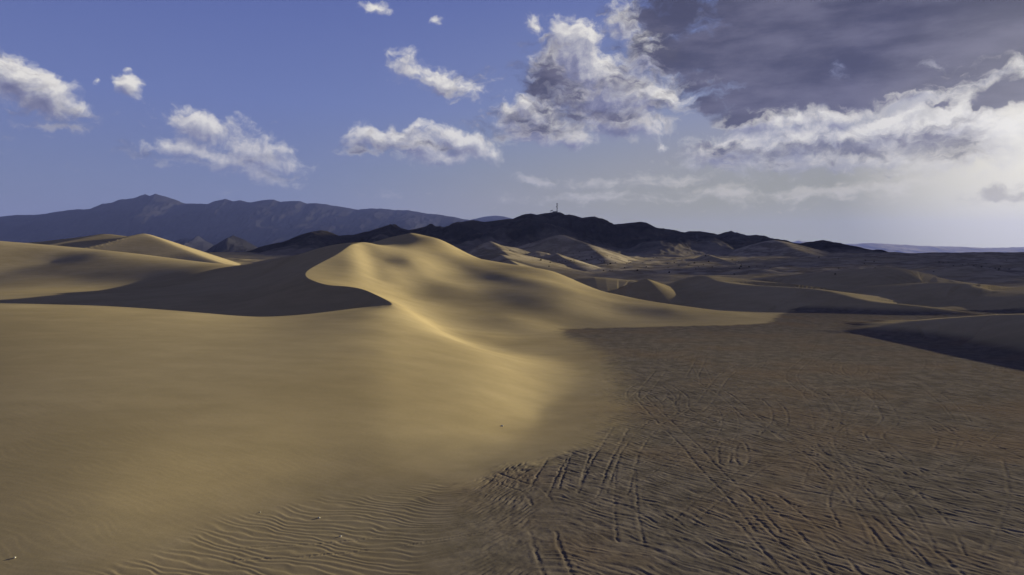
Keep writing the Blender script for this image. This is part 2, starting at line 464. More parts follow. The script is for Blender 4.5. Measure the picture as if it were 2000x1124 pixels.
# crest lines further off: points (px, py, distance), slope away from us, slope towards us, rounding
RIDGES = [
    # right-hand dune with its shadow
    ([(78, 161, 0.2), (87, 160, 1.5), (94, 159, 2.8), (103, 153, 4.4), (109.5, 146, 5.6), (114, 132, 6.3), (118, 116, 6.8), (126, 95, 7.3), (145, 65, 8.0)], 0.09, 0.25, 2.5),
    # big shaded slope behind the tail
    ([U(1290, 560, 290), U(1365, 538, 280), U(1400, 548, 268), U(1440, 555, 260), U(1480, 558, 253), U(1560, 562, 246), U(1620, 569, 237), U(1700, 588, 224), (129, 214, 2.2), (140, 206, 0.6), (150, 198, -1.5)], 0.10, 0.24, 2.0),
    # rolling dunes beyond
    ([U(1540, 560, 330), U(1600, 546, 330), U(1680, 529, 335), U(1740, 523, 335), U(1790, 530, 332), U(1850, 546, 325), U(1950, 560, 320)], 0.08, 0.22, 14.0),
    ([U(1650, 585, 262), U(1710, 572, 262), U(1770, 559, 262), U(1820, 552, 262), U(1880, 553, 258), U(1900, 558, 254), U(1940, 568, 250)], 0.08, 0.30, 4.0),
    ([U(1880, 600, 230), U(2000, 575, 232), U(2150, 560, 235), U(2400, 550, 240)], 0.08, 0.2, 12.0),
    ([U(1100, 550, 300), U(1160, 542, 300), U(1230, 548, 298), U(1290, 556, 290)], 0.1, 0.3, 5.0),
    ([U(1190, 572, 258), U(1225, 559, 256), U(1262, 545, 258)], 0.2, 0.5, 1.0),
    ([U(1440, 556, 420), U(1500, 545, 420), U(1600, 541, 420), U(1700, 538, 430)], 0.08, 0.15, 6.0),
    ([U(1380, 538, 480), U(1460, 527, 480), U(1500, 528, 470), U(1545, 537, 460)], 0.1, 0.2, 3.0),
    ([U(1800, 530, 430), U(1880, 521, 430), U(1940, 527, 420), U(2000, 538, 410)], 0.1, 0.2, 3.0),
    # pale barchans under the hills
    ([U(895, 492, 560), U(925, 486, 560), U(945, 478, 560), U(958, 472, 565), U(980, 480, 570), U(1005, 484, 580)], 0.25, 0.35, 2.0),
    ([U(960, 490, 520), U(978, 488, 515), U(990, 497, 505), U(1000, 503, 495)], 0.2, 0.4, 1.0),
    ([U(940, 500, 500), U(975, 497, 495), U(990, 505, 470)], 0.2, 0.4, 1.5),
    ([U(965, 520, 420), U(990, 508, 420), U(1005, 514, 405), U(1020, 522, 390)], 0.3, 0.5, 0.8),
    ([U(1030, 496, 560), U(1045, 491, 560), U(1065, 494, 560)], 0.3, 0.45, 1.0),
    ([U(1075, 500, 560), U(1085, 495, 560), U(1098, 503, 545)], 0.3, 0.45, 1.0),
    # sand ramps leaning on the hills
    ([U(1000, 487, 740), U(1040, 474, 735), U(1093, 459, 730), U(1118, 468, 715), U(1142, 475, 700), U(1155, 485, 680), U(1180, 503, 640)], 0.30, 0.26, 3.0),
    ([U(1430, 508, 780), U(1505, 470, 860), U(1550, 486, 800), U(1620, 508, 720)], 0.25, 0.25, 8.0),
    ([U(1380, 497, 700), U(1420, 510, 640), U(1440, 517, 600)], 0.3, 0.4, 1.0),
    # farther dune on the left
    ([U(-60, 480, 590), U(60, 474, 580), U(120, 468, 570), U(170, 462, 560), U(205, 457.5, 556), U(240, 461, 550), U(268, 463, 546), U(280, 456.5, 545), U(300, 463, 538), U(340, 480, 520), U(385, 498, 500), U(430, 514, 470), U(450, 520, 450)], 0.3, 0.20, 3.0),
    ([U(420, 527, 600), U(470, 518, 600), U(520, 508, 610), U(600, 495, 620), U(660, 488, 640)], 0.2, 0.2, 3.0),
]
# swells and hollows on the big faces: line, height, half width
SWELLS = [
    ([U(890, 515, 245), U(950, 540, 230), U(1010, 560, 219), U(1070, 577, 211), U(1130, 590, 204), U(1200, 597, 203), U(1300, 606, 197)], 0.75, 7.5),
    ([U(930, 575, 197), U(980, 600, 190), U(1040, 622, 178), U(1100, 634, 175)], -0.5, 10.0),
    ([U(712, 480, 228), U(722, 500, 212), U(735, 530, 194)], -0.55, 4.0),
    ([U(690, 485, 221), U(696, 510, 202), U(690, 535, 180)], 0.35, 5.0),
    ([U(806, 465, 262), U(800, 490, 242), U(820, 520, 218), U(870, 560, 200)], 0.4, 7.0),
    ([U(20, 522, 362), U(80, 532, 350), U(150, 545, 338)], -0.25, 12.0),
]


def far_plain(x, y):
    r = np.hypot(x, y)
    b = np.interp(r, [0, 230, 300, 450, 600, 750, 900, 1100, 1500, 2500, 50000], [0, 0, 0.6, 2.6, 7.5, 13, 18, 22, 16, 2, 0])
    amp = smooth(r, 240, 420) * (1 - smooth(r, 1200, 2500))
    n = fbm(x / 85 + 3, y / 60, 4, 21, 0.45)
    b = b + amp * (2.2 * n)
    # small sharp sand waves under the hills
    q = ridged((x + 0.4 * y) / 70, (y - 0.5 * x) / 38, 3, 31, 0.45)
    b = b + smooth(r, 380, 520) * (1 - smooth(r, 900, 1200)) * 1.7 * q
    return b


def height(x, y):
    x = np.asarray(x, dtype=np.float64)
    y = np.asarray(y, dtype=np.float64)
    h = far_plain(x, y)
    near = (y < 560) & (x < 175) & (x > -560) & (y > -90)
    idx = np.nonzero(near)[0]
    xn, yn = x[idx], y[idx]
    ins = inside(xn, yn, S_POLY)
    hn = np.empty(len(idx))
    if ins.any():
        hn[ins] = TS(xn[ins], yn[ins])
    if (~ins).any():
        hn[~ins] = TW(xn[~ins], yn[~ins])
    lip = np.nonzero(ins & (yn < 139) & (yn > 118) & (xn > -270) & (xn < -26))[0]        # the near brow is worn round
    if len(lip):
        d, _, _ = polydist(xn[lip], yn[lip], BROW)
        e = 0.5 * (1 - smooth(d, 0.0, 1.8))
        hn[lip] = hn[lip] * (1 - e) + TW(xn[lip], yn[lip]) * e
    hn = np.where(ins, np.maximum(hn, 2.0), hn)
    fl = smooth(xn, -30, -14)
    hn = np.where(~ins, hn * (1 - fl) + (0.5 * (hn + np.sqrt(hn * hn + 0.05)) - 0.1) * fl, hn)
    # the surface gives way to the open plain at its edges
    wt = (1 - smooth(yn, 490, 555)) * (1 - smooth(xn, 110, 170)) * smooth(yn, -90, -40) * smooth(xn, -555, -430)
    right = ~ins & (yn > 230)
    wt = np.where(right, wt * (1 - smooth(yn - 0.0 * xn, 275, 320)), wt)
    for line, amp, wd in SWELLS:
        d, _, _ = polydist(xn, yn, [(p[0], p[1]) for p in line])
        hn = hn + amp * np.exp(-(d / wd) ** 2)
    h[idx] = h[idx] * (1 - wt) + hn * wt
    for line, back, front, rd in RIDGES:
        P = np.array(line)
        reach = (P[:, 2].max() + 4) / min(back, front)
        m = (x > P[:, 0].min() - reach) & (x < P[:, 0].max() + reach) & (y > P[:, 1].min() - reach) & (y < P[:, 1].max() + reach)
        idx = np.nonzero(m)[0]
        if not len(idx):
            continue
        SP = spline(line, 6.0)
        d, zc, sg = polydist(x[idx], y[idx], SP)
        k = np.clip(0.5 + 0.75 * sg / (d + rd), 0, 1)
        k = k * k * (3 - 2 * k)
        sl = front + (back - front) * k
        r = zc - sl * (np.sqrt(d * d + rd * rd) - rd)
        h[idx] = smax(h[idx], r, 0.5)
    return h


# ------------------------------------------------------------------ wheel tracks and the rippled flat
FLAT_EDGE = [(92, 224, 0), (80, 205, 0)] + [G(*p, 0) for p in [(1500, 632), (1420, 636), (1330, 637.5), (1250, 638.5), (1150, 640), (1092, 643), (1098, 652), (1126, 672), (1150, 700), (1165, 745), (1172, 800), (1150, 860),
                                (1060, 900), (985, 916), (900, 945), (800, 965), (650, 977), (560, 992), (420, 1035), (310, 1085), (200, 1130), (0, 1180)]]
FLAT_POLY = [(p[0], p[1]) for p in FLAT_EDGE] + [(-60, -30), (170, -30), (175, 170), (170, 215), (120, 232)]
TX0, TY0, TRES = -30.0, 28.0, 0.09
TNX, TNY = int(175 / TRES), int(160 / TRES)
track = np.zeros((TNY, TNX), dtype=np.float32)


def stamp(pts, width=0.14, depth=0.032, berm=0.016):
    rad = int(0.8 / TRES)
    oy, ox = np.mgrid[-rad:rad + 1, -rad:rad + 1]
    for (wx, wy) in pts:
        fx, fy = (wx - TX0) / TRES, (wy - TY0) / TRES
        ix, iy = int(round(fx)), int(round(fy))
        if ix < rad or iy < rad or ix >= TNX - rad or iy >= TNY - rad:
            continue
        d = np.hypot(ox + ix - fx, oy + iy - fy) * TRES
        pr = -depth * np.exp(-(d / width) ** 2) + berm * np.exp(-((d - width * 2.1) / (width * 0.7)) ** 2)
        sl = track[iy - rad:iy + rad + 1, ix - rad:ix + rad + 1]
        gro = np.minimum(sl, pr)
        sl[...] = np.where(pr < -0.01, gro, np.where(sl < -0.01, sl, np.maximum(sl, pr)))


def pair(world_pts, gauge=1.7, **kw):
    c = spline(world_pts, 0.16)[:, :2]
    t = np.gradient(c, axis=0)
    t /= np.linalg.norm(t, axis=1)[:, None] + 1e-9
    nrm = np.stack([-t[:, 1], t[:, 0]], 1)
    for s in (-0.5, 0.5):
        stamp(c + nrm * gauge * s, **kw)


def pxpath(pts):
    return [G(px, py, 0)[:2] for px, py in pts]


KEY_TRACKS = [
    [(1250, 775), (1300, 825), (1345, 868), (1385, 915), (1440, 970), (1500, 1040)],
    [(1365, 742), (1420, 775), (1475, 820), (1535, 850), (1607, 904), (1673, 973), (1727, 1038), (1807, 1130)],
    [(1500, 828), (1560, 870), (1620, 905), (1700, 985), (1760, 1040), (1860, 1130)],
    [(1577, 701), (1548, 728), (1553, 750), (1588, 771), (1650, 784), (1730, 798), (1788, 814), (1874, 848), (1990, 900)],
    [(1600, 712), (1640, 735), (1682, 757), (1714, 779), (1735, 808), (1735, 827), (1708, 846), (1711, 859), (1735, 883), (1790, 930)],
    [(1657, 775), (1684, 757), (1767, 744), (1807, 728), (1818, 707), (1800, 690)],
    [(1050, 965), (1068, 930), (1088, 896)], [(1112, 955), (1122, 920), (1135, 885)], [(1148, 965), (1170, 910), (1195, 865), (1212, 835)], [(1205, 965), (1220, 915), (1232, 880)],
    [(1120, 722), (1180, 735), (1240, 752), (1290, 775), (1310, 800), (1290, 815)], [(1290, 725), (1270, 750), (1245, 775), (1215, 790)], [(1200, 740), (1250, 745), (1300, 755), (1330, 775), (1335, 800), (1400, 830)],
    [(1500, 780), (1520, 800), (1522, 825), (1500, 850)], [(1240, 800), (1330, 820), (1420, 840), (1520, 870), (1600, 890), (1700, 920)],
    [(1370, 700), (1360, 720), (1352, 735)], [(1660, 660), (1640, 680), (1600, 705)], [(1310, 690), (1340, 670), (1400, 660)], [(1590, 665), (1575, 690), (1580, 702)],
    [(1980, 900), (1995, 960), (1985, 1020), (1950, 1090), (1900, 1124)], [(1735, 985), (1790, 945), (1850, 920), (1900, 870), (1950, 830)],
    [(1500, 970), (1560, 1020), (1610, 1070), (1660, 1130)], [(1440, 1000), (1500, 1060), (1560, 1124)], [(1250, 990), (1300, 1020), (1350, 1060), (1400, 1090)],
    [(1060, 1040), (1072, 1080), (1090, 1124)], [(960, 930), (1000, 945), (1040, 960), (1060, 985)], [(1480, 830), (1600, 850), (1720, 890), (1850, 950), (2000, 1010)],
]
for tr in KEY_TRACKS:
    pair(pxpath(tr), gauge=1.6)
for cx, cy, rx, ry in [(1390, 703, 98, 9), (1408, 702, 80, 6), (1432, 887, 13, 24), (1275, 770, 40, 22), (1730, 860, 120, 50), (1660, 720, 26, 16)]:
    pair(pxpath([(cx + rx * math.cos(a), cy + ry * math.sin(a)) for a in np.linspace(0, 2 * math.pi * 0.95, 26)]), gauge=1.5)
for i in range(75):
    r0 = 150 - 112 * rng.random() ** 0.8
    az = R(rng.uniform(2, 37))
    x, y = r0 * math.sin(az), r0 * math.cos(az)
    a = rng.choice([R(-50), R(-35), R(60), R(20)]) + rng.normal() * 0.45
    k = rng.normal() * 0.012 + (rng.choice([0, 0.06, -0.06]) if rng.random() < 0.25 else 0)
    pts = []
    for s in range(int(rng.uniform(14, 38))):
        pts.append((x, y))
        x, y = x + 4 * math.cos(a), y + 4 * math.sin(a)
        a += k * 4
        k = 0.93 * k + rng.normal() * 0.005
    pair(pts, gauge=float(rng.uniform(1.2, 1.8)), depth=float(rng.uniform(0.010, 0.032)), berm=float(rng.uniform(0.008, 0.02)), width=float(rng.uniform(0.11, 0.17)))


def flat_mask(x, y):
    d, _, _ = polydist(x, y, FLAT_EDGE)
    ins = inside(x, y, FLAT_POLY)
    sd_ = np.where(ins, d, -d) + 1.5 * fbm(x / 5, y / 5, 3, 41) + 1.3 * fbm((x + y) / 9, (x - y) / 1.6, 3, 43)
    soft = 1.2 + 4.0 * smooth(x, 5, 14) * (1 - smooth(y, 130, 165))
    return smooth(sd_, -soft, soft * 1.4), 0.55 * smooth(sd_, -13.0, 3.0) * (1 - smooth(y, 120, 150))  # second value: shade for the dune foot and apron, put into the colour


def relief(x, y, m):
    """ripples, wheel tracks and trampled sand on the flat: (height, how dark and rough the sand is)"""
    wx = x + 1.1 * fbm(x / 7, y / 7, 3, 51)
    wy = y + 1.1 * fbm(x / 7 + 9, y / 7, 3, 52)
    left = 1 - smooth(x, -6, 4)
    ang = R(-18) * left + R(-44) * (1 - left)
    c, s = np.cos(ang), np.sin(ang)
    v = -s * wx + c * wy
    u = c * wx + s * wy
    ph = v / 0.56 + 0.9 * perlin(u / 3.4, v / 1.2, 55) + 0.35 * perlin(u / 1.2, v / 0.6, 56)
    t = ph - np.floor(ph)
    saw = np.where(t < 0.72, t / 0.72, (1 - t) / 0.28)
    saw = saw * saw * (3 - 2 * saw) - 0.5
    brk = np.clip(0.65 + 1.3 * fbm(u / 3.0, v / 1.4, 3, 57), 0.05, 1.4)
    rip = saw * (0.023 * left + 0.018 * brk * (1 - left))
    rough = smooth(x, -7, 1) * (0.035 * fbm(x / 0.7, y / 0.7, 3, 61) + 0.07 * fbm(u / 2.2, v / 0.5, 3, 63))
    churn = np.exp(-((np.hypot((x - 1.0) / 7.5, (y - 58) / 6.5)) ** 2)) * 0.22 * np.clip(ridged(u / 1.6, v / 0.8, 3, 65), -1, 1)
    jx, jy = 0.16 * perlin(x / 0.8, y / 0.8, 67), 0.16 * perlin(x / 0.8, y / 0.8, 68)
    fx, fy = (x + jx - TX0) / TRES, (y + jy - TY0) / TRES
    ok = (fx > 1) & (fy > 1) & (fx < TNX - 3) & (fy < TNY - 3)
    fx, fy = np.where(ok, fx, 2), np.where(ok, fy, 2)
    ix, iy = fx.astype(np.int64), fy.astype(np.int64)
    ax, ay = fx - ix, fy - iy
    tr = (track[iy, ix] * (1 - ax) + track[iy, ix + 1] * ax) * (1 - ay) + (track[iy + 1, ix] * (1 - ax) + track[iy + 1, ix + 1] * ax) * ay
    tr = np.where(ok, tr, 0)
    tr = tr * np.clip(0.75 + 1.1 * fbm(x / 3.0, y / 3.0, 3, 69), 0.1, 1.5)
    keep = 1 - np.clip(np.abs(tr) / 0.05, 0, 1) * 0.75
    far = 1 - 0.55 * smooth(y, 90, 170)
    drift = 0.10 * (1 - m) * rip * smooth(y, 125, 65)
    return drift + m * ((rip * far + 0.45 * rough + 0.36 * churn) * keep + 0.7 * tr)


# ------------------------------------------------------------------ materials
def new_mat(name):
    m = bpy.data.materials.new(name)
    m.use_nodes = True
    t = m.node_tree
    N = NT(t)
    b = t.nodes['Principled BSDF']
    b.inputs['Specular IOR Level'].default_value = 0.0
    return m, N, b


def pos(N):
    return N.n('ShaderNodeNewGeometry').outputs['Position']


def sand_material():
    m, N, b = new_mat('sand')
    p = pos(N)
    at = N.n('ShaderNodeAttribute', attribute_name='coarse_and_shade').outputs['Fac']
    ck = N.n('ShaderNodeAttribute', attribute_name='scrub').outputs['Fac']
    big = N.noise(p, 0.03, 4, 0.5)
    med = N.noise(p, 0.5, 4, 0.6)
    grain = N.noise(p, 9.0, 3, 0.7)
    sand = N.mix(N.ss(big, 0.35, 0.65), (0.250, 0.198, 0.120), (0.288, 0.231, 0.144))
    sand = N.mix(N.m('MULTIPLY', N.ss(med, 0.3, 0.7), 0.12), sand, (0.205, 0.157, 0.096))
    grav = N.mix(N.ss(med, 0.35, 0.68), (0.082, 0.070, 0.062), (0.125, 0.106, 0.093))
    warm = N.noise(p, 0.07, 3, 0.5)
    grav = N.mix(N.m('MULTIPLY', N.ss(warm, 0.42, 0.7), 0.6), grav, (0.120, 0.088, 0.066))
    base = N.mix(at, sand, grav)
    # stony, scrub-stained plain under the hills
    sc = N.noise(N.v('MULTIPLY', p, (1, 1.6, 1)), 0.05, 6, 0.65)
    plain = N.mix(N.ss(sc, 0.4, 0.62), (0.120, 0.100, 0.082), (0.280, 0.235, 0.185))
    base = N.mix(ck, base, plain)
    mot = N.noise(N.v('MULTIPLY', p, (0.5, 1.3, 1.0)), 0.22, 5, 0.65)
    base = N.mix(1.0, base, N.mix(N.ss(mot, 0.3, 0.7), (0.93, 0.93, 0.92), (1.06, 1.055, 1.05)), 'MULTIPLY')
    base = N.mix(1.0, base, N.mix(grain, (0.78, 0.78, 0.78), (1.22, 1.22, 1.22)), 'MULTIPLY')
    N.put(b.inputs['Base Color'], base)
    b.inputs['Roughness'].default_value = 0.95
    bp = N.n('ShaderNodeBump')
    bp.inputs['Strength'].default_value = 0.25
    bp.inputs['Distance'].default_value = 0.05
    fine = N.m('ADD', N.noise(p, 2.2, 5, 0.65), N.m('MULTIPLY', N.noise(p, 14, 3, 0.7), 0.3))
    N.put(bp.inputs['Height'], N.m('MULTIPLY', fine, N.m('MULTIPLY_ADD', at, 0.9, 0.1)))
    N.put(b.inputs['Normal'], bp.outputs[0])
    return m


def rock_material(name, dark, light, sandc, sand_lo, sand_hi, scale):
    m, N, b = new_mat(name)
    p = pos(N)
    at = N.n('ShaderNodeAttribute', attribute_name='foot').outputs['Fac']
    n = N.noise(p, scale, 7, 0.62)
    n2 = N.noise(N.v('MULTIPLY', p, (1, 1, 0.35)), scale * 4, 5, 0.6)
    c = N.mix(N.ss(n, 0.3, 0.7), dark, light)
    c = N.mix(N.m('MULTIPLY', N.ss(n2, 0.5, 0.8), 0.35), c, tuple(v * 1.5 for v in light))
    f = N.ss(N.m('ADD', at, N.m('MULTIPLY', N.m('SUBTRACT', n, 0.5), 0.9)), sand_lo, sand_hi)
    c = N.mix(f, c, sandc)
    N.put(b.inputs['Base Color'], c)
    b.inputs['Roughness'].default_value = 0.95
    return m


SAND = sand_material()
FAR = rock_material('dusty_rock', (0.20, 0.18, 0.18), (0.28, 0.25, 0.24), (0.2, 0.18, 0.16), 0.8, 1.2, 0.002)
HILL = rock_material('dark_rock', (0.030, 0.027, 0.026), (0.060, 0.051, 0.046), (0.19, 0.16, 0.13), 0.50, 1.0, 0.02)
RANGE = rock_material('mountain_rock', (0.013, 0.012, 0.015), (0.021, 0.020, 0.024), (0.045, 0.042, 0.045), 0.9, 1.3, 0.002)  # rock tones darkened to stand in for cloud shade on the range


def tag(o, label=None, cat=None, group=None, kind=None):
    for k, v in (('label', label), ('category', cat), ('group', group), ('kind', kind)):
        if v:
            o[k] = v
    return o


def grid_mesh(name, V, nr, nc, mat, attrs=(), wrap=False, flip=False):
    me = bpy.data.meshes.new(name)
    me.vertices.add(len(V))
    me.vertices.foreach_set('co', np.ascontiguousarray(V, dtype=np.float32).ravel())
    i = np.arange(nr - 1)[:, None] * nc
    j = np.arange(nc if wrap else nc - 1)[None, :]
    jn = (j + 1) % nc
    a, b, c, d = (i + j), (i + jn), (i + nc + jn), (i + nc + j)
    q = np.stack([a, d, c, b] if flip else [a, b, c, d], -1).reshape(-1, 4)
    me.loops.add(q.size)
    me.loops.foreach_set('vertex_index', q.ravel().astype(np.int32))
    me.polygons.add(len(q))
    me.polygons.foreach_set('loop_start', np.arange(len(q), dtype=np.int32) * 4)
    me.polygons.foreach_set('use_smooth', np.ones(len(q), dtype=bool))
    me.update(calc_edges=True)
    for nm, arr in attrs:
        at = me.attributes.new(nm, 'FLOAT', 'POINT')
        at.data.foreach_set('value', np.ascontiguousarray(arr, dtype=np.float32))
    me.materials.append(mat)
    o = bpy.data.objects.new(name, me)
    col.objects.link(o)
    return o


def build_ground():
    th = np.concatenate([np.linspace(-180, -70, 50, endpoint=False), np.linspace(-70, -41, 120, endpoint=False), np.linspace(-41, 41, 1250, endpoint=False),
                         np.linspace(41, 75, 170, endpoint=False), np.linspace(75, 180, 50, endpoint=False)])
    th = np.radians(th)
    r, rs = 4.0, []
    while r < 13800:
        rs.append(r)
        r *= 1 + (0.06 if r < 25 else 0.0018 if r < 120 else 0.0026 if r < 620 else 0.004 if r < 1000 else 0.05)
    rs = np.array(rs)
    RR, TT = np.meshgrid(rs, th, indexing='ij')
    x, y = (RR * np.sin(TT)).ravel(), (RR * np.cos(TT)).ravel()
    z = height(x, y)
    coarse_and_shade = np.zeros(len(x))
    m = (y > -30) & (y < 235) & (x > -60) & (x < 175) & (z < 6)
    idx = np.nonzero(m)[0]
    fm, foot_shade = flat_mask(x[idx], y[idx])                # second mask: shade of the dune foot, painted in as gravel tone
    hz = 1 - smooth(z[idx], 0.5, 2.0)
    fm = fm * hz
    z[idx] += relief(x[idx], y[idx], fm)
    coarse_and_shade[idx] = np.maximum(fm * (0.5 + 0.5 * smooth(x[idx], -14, 3)), foot_shade * (1 - smooth(z[idx], 0.6, 3.0)))
    rr = np.hypot(x, y)
    scrub = smooth(rr, 330, 520) * (0.75 + 0.6 * fbm(x / 120, y / 120, 3, 71))
    scrub = np.clip(scrub, 0, 1) * np.where(x > -60, 1, 0.2)
    o = grid_mesh('ground', np.stack([x, y, z], 1), len(rs), len(th), SAND, [('coarse_and_shade', coarse_and_shade), ('scrub', scrub)], wrap=True, flip=True)
    tag(o, 'wind-blown tan sand dunes beside a dark wheel-rutted flat', None, None, 'structure')
    return o


build_ground()


# ------------------------------------------------------------------ hills and mountain ranges
def range_mesh(name, sil, dist, r0f, r1f, base, spur_w, spur_amp, mat, label, seed, rough_px=1.2, cols=700, rows=110, power=1.35, dfun=None, jag=14.0):
    """a ridge seen along a silhouette (px, py), standing dist metres off, with spurs running down both flanks"""
    S = np.array(sil, dtype=np.float64)
    px = np.linspace(S[0, 0], S[-1, 0], cols)
    py = np.interp(px, S[:, 0], S[:, 1])
    env = np.clip(np.minimum(px - px[0], px[-1] - px) / 40.0, 0, 1)
    py = py + rough_px * env * (fbm(px / jag, px * 0 + seed, 4, seed))
    D = np.full(cols, dist) if dfun is None else np.array([dfun(v) for v in px])
    a = (px - CX) / F_PX
    b = -(py - CY) / F_PX
    c, s = math.cos(PITCH), math.sin(PITCH)
    dy, dz = c + b * s, -s + b * c
    top = HCAM + D * dz / dy
    ux = a / dy
    t = np.concatenate([np.linspace(0, 1, int(rows * 0.75), endpoint=False), np.linspace(1, 2, rows - int(rows * 0.75))])
    Tm, A = np.meshgrid(t, np.arange(cols), indexing='ij')
    Dm, topm, uxm = D[A], top[A], ux[A]
    Y = np.where(Tm < 1, Dm * (r0f + (1 - r0f) * Tm), Dm * (1 + (r1f - 1) * (Tm - 1)))
    X = uxm * (Dm * 0.35 + Y * 0.65)
    tri = np.where(Tm < 1, Tm, 2 - Tm)
    prof = tri ** power
    n = ridged(X / spur_w, Y / (spur_w * 2.2), 5, seed + 3, 0.52)
    n2 = fbm(X / spur_w * 0.6, Y / spur_w * 0.6, 3, seed + 9)
    Z = base + (topm - base) * np.clip(prof + 4 * tri * (1 - tri) * (spur_amp * 0.5 * (n - 0.4) + spur_amp * 0.5 * n2), -0.2, 0.985 + 0.015 * tri)
    Z = np.where(tri >= 0.999, topm, Z)
    Z = np.where(tri < 0.04, np.maximum(Z - (0.04 - tri) * 25 * 8, -3), Z)
    o = grid_mesh(name, np.stack([X.ravel(), Y.ravel(), Z.ravel()], 1), len(t), cols, mat, [('foot', (1 - tri).ravel())])
    tag(o, label, None, None, 'structure')
    return o


HILL_SIL = [(420, 524), (440, 512), (480, 497), (520, 483), (560, 473), (590, 460), (612, 453), (628, 450), (640, 452), (662, 461), (690, 459), (720, 452), (755, 441), (772, 438), (783, 446), (800, 450), (830, 443), (843, 437), (852, 443), (870, 444),
            (900, 434), (925, 430), (945, 434), (965, 432), (1000, 428), (1020, 420), (1036, 417), (1048, 420), (1065, 416.5), (1078, 415), (1094, 415), (1104, 420), (1112, 419), (1125, 422), (1138, 426), (1150, 424), (1162, 423), (1175, 429), (1198, 439), (1225, 436), (1250, 433.5), (1262, 435),
            (1282, 445), (1310, 450), (1334, 456), (1345, 452), (1365, 452), (1390, 456), (1400, 459), (1412, 455), (1428, 451), (1445, 459), (1465, 460), (1476, 459), (1500, 464), (1535, 472), (1560, 476), (1580, 473), (1608, 469), (1630, 475), (1650, 480), (1668, 481), (1690, 489), (1710, 497), (1745, 502), (1785, 506), (1830, 520)]
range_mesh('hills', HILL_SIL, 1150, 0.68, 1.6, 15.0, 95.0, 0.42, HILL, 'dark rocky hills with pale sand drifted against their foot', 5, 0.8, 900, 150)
range_mesh('hills', [(1650, 520), (1700, 512), (1780, 506.5), (1795, 503.5), (1803, 503.5), (1822, 509), (1860, 506), (1900, 500.5), (1925, 499.5), (1960, 502), (2000, 507), (2080, 512), (2200, 520)], 900, 0.7, 1.4, 9.0, 70.0, 0.3,
           SAND, 'low scrub-dotted rise on the right skyline', 15, 0.4, 260, 60)
range_mesh('hills', [(320, 500), (345, 470), (360, 465), (375, 468), (387, 461), (400, 470), (420, 480), (450, 500)], 4200, 0.8, 1.25, 0.0, 260.0, 0.35, RANGE, 'small blue foothill with two peaks below the far range', 25, 0.8, 200, 70)
range_mesh('hills', [(385, 510), (405, 494), (430, 476), (448, 463), (455, 459.5), (465, 464), (480, 470), (500, 482), (530, 500), (560, 515)], 2500, 0.85, 1.25, 5.0, 150.0, 0.35, RANGE, 'small dark pyramid foothill beside the long hills', 35, 0.8, 200, 70)
range_mesh('mountains', [(-260, 455), (-150, 440), (-60, 430), (0, 424), (20, 421), (50, 420), (75, 420), (110, 414), (150, 409), (175, 409), (200, 398), (215, 397), (235, 390), (260, 388), (283, 379.5), (293, 383), (303, 379), (330, 386), (362, 398), (390, 398), (405, 399), (420, 393), (440, 389), (455, 393), (470, 392), (490, 396),
                        (515, 391), (535, 390), (548, 395), (565, 393), (585, 393), (600, 398), (620, 397), (645, 401), (670, 405), (700, 410), (720, 407.5), (745, 408), (775, 411), (800, 411), (830, 417), (860, 420), (885, 424), (910, 429), (940, 435), (1000, 448), (1060, 465)],
           7000, 0.72, 1.35, 0.0, 480.0, 0.15, RANGE, 'long blue mountain range behind the left dunes', 45, 1.1, 900, 120, 1.1)
range_mesh('mountains', [(860, 450), (900, 436), (925, 428), (945, 424), (965, 421.5), (985, 423), (1010, 430), (1050, 446)], 9000, 0.8, 1.3, 0.0, 700.0, 0.3, RANGE, 'pale blue ridge showing past the end of the range', 55, 0.8, 160, 60)
range_mesh('mountains', [(1480, 490), (1530, 476), (1560, 470.5), (1575, 472), (1620, 478), (1660, 477), (1700, 475), (1740, 477), (1790, 480), (1830, 481.5), (1870, 482), (1920, 484.5), (1960, 484), (2000, 483), (2100, 478), (2250, 485)], 11500, 0.8, 1.15, 0.0, 900.0, 0.3, FAR, 'palest far range along the right horizon', 65, 0.8, 300, 50)
range_mesh('mountains', [(1740, 510), (1800, 500), (1850, 495.5), (1900, 494.5), (1960, 495), (2050, 493), (2200, 496)], 8000, 0.8, 1.2, 0.0, 700.0, 0.3, FAR, 'low blue ridge in front of the palest far range', 75, 0.5, 200, 50)


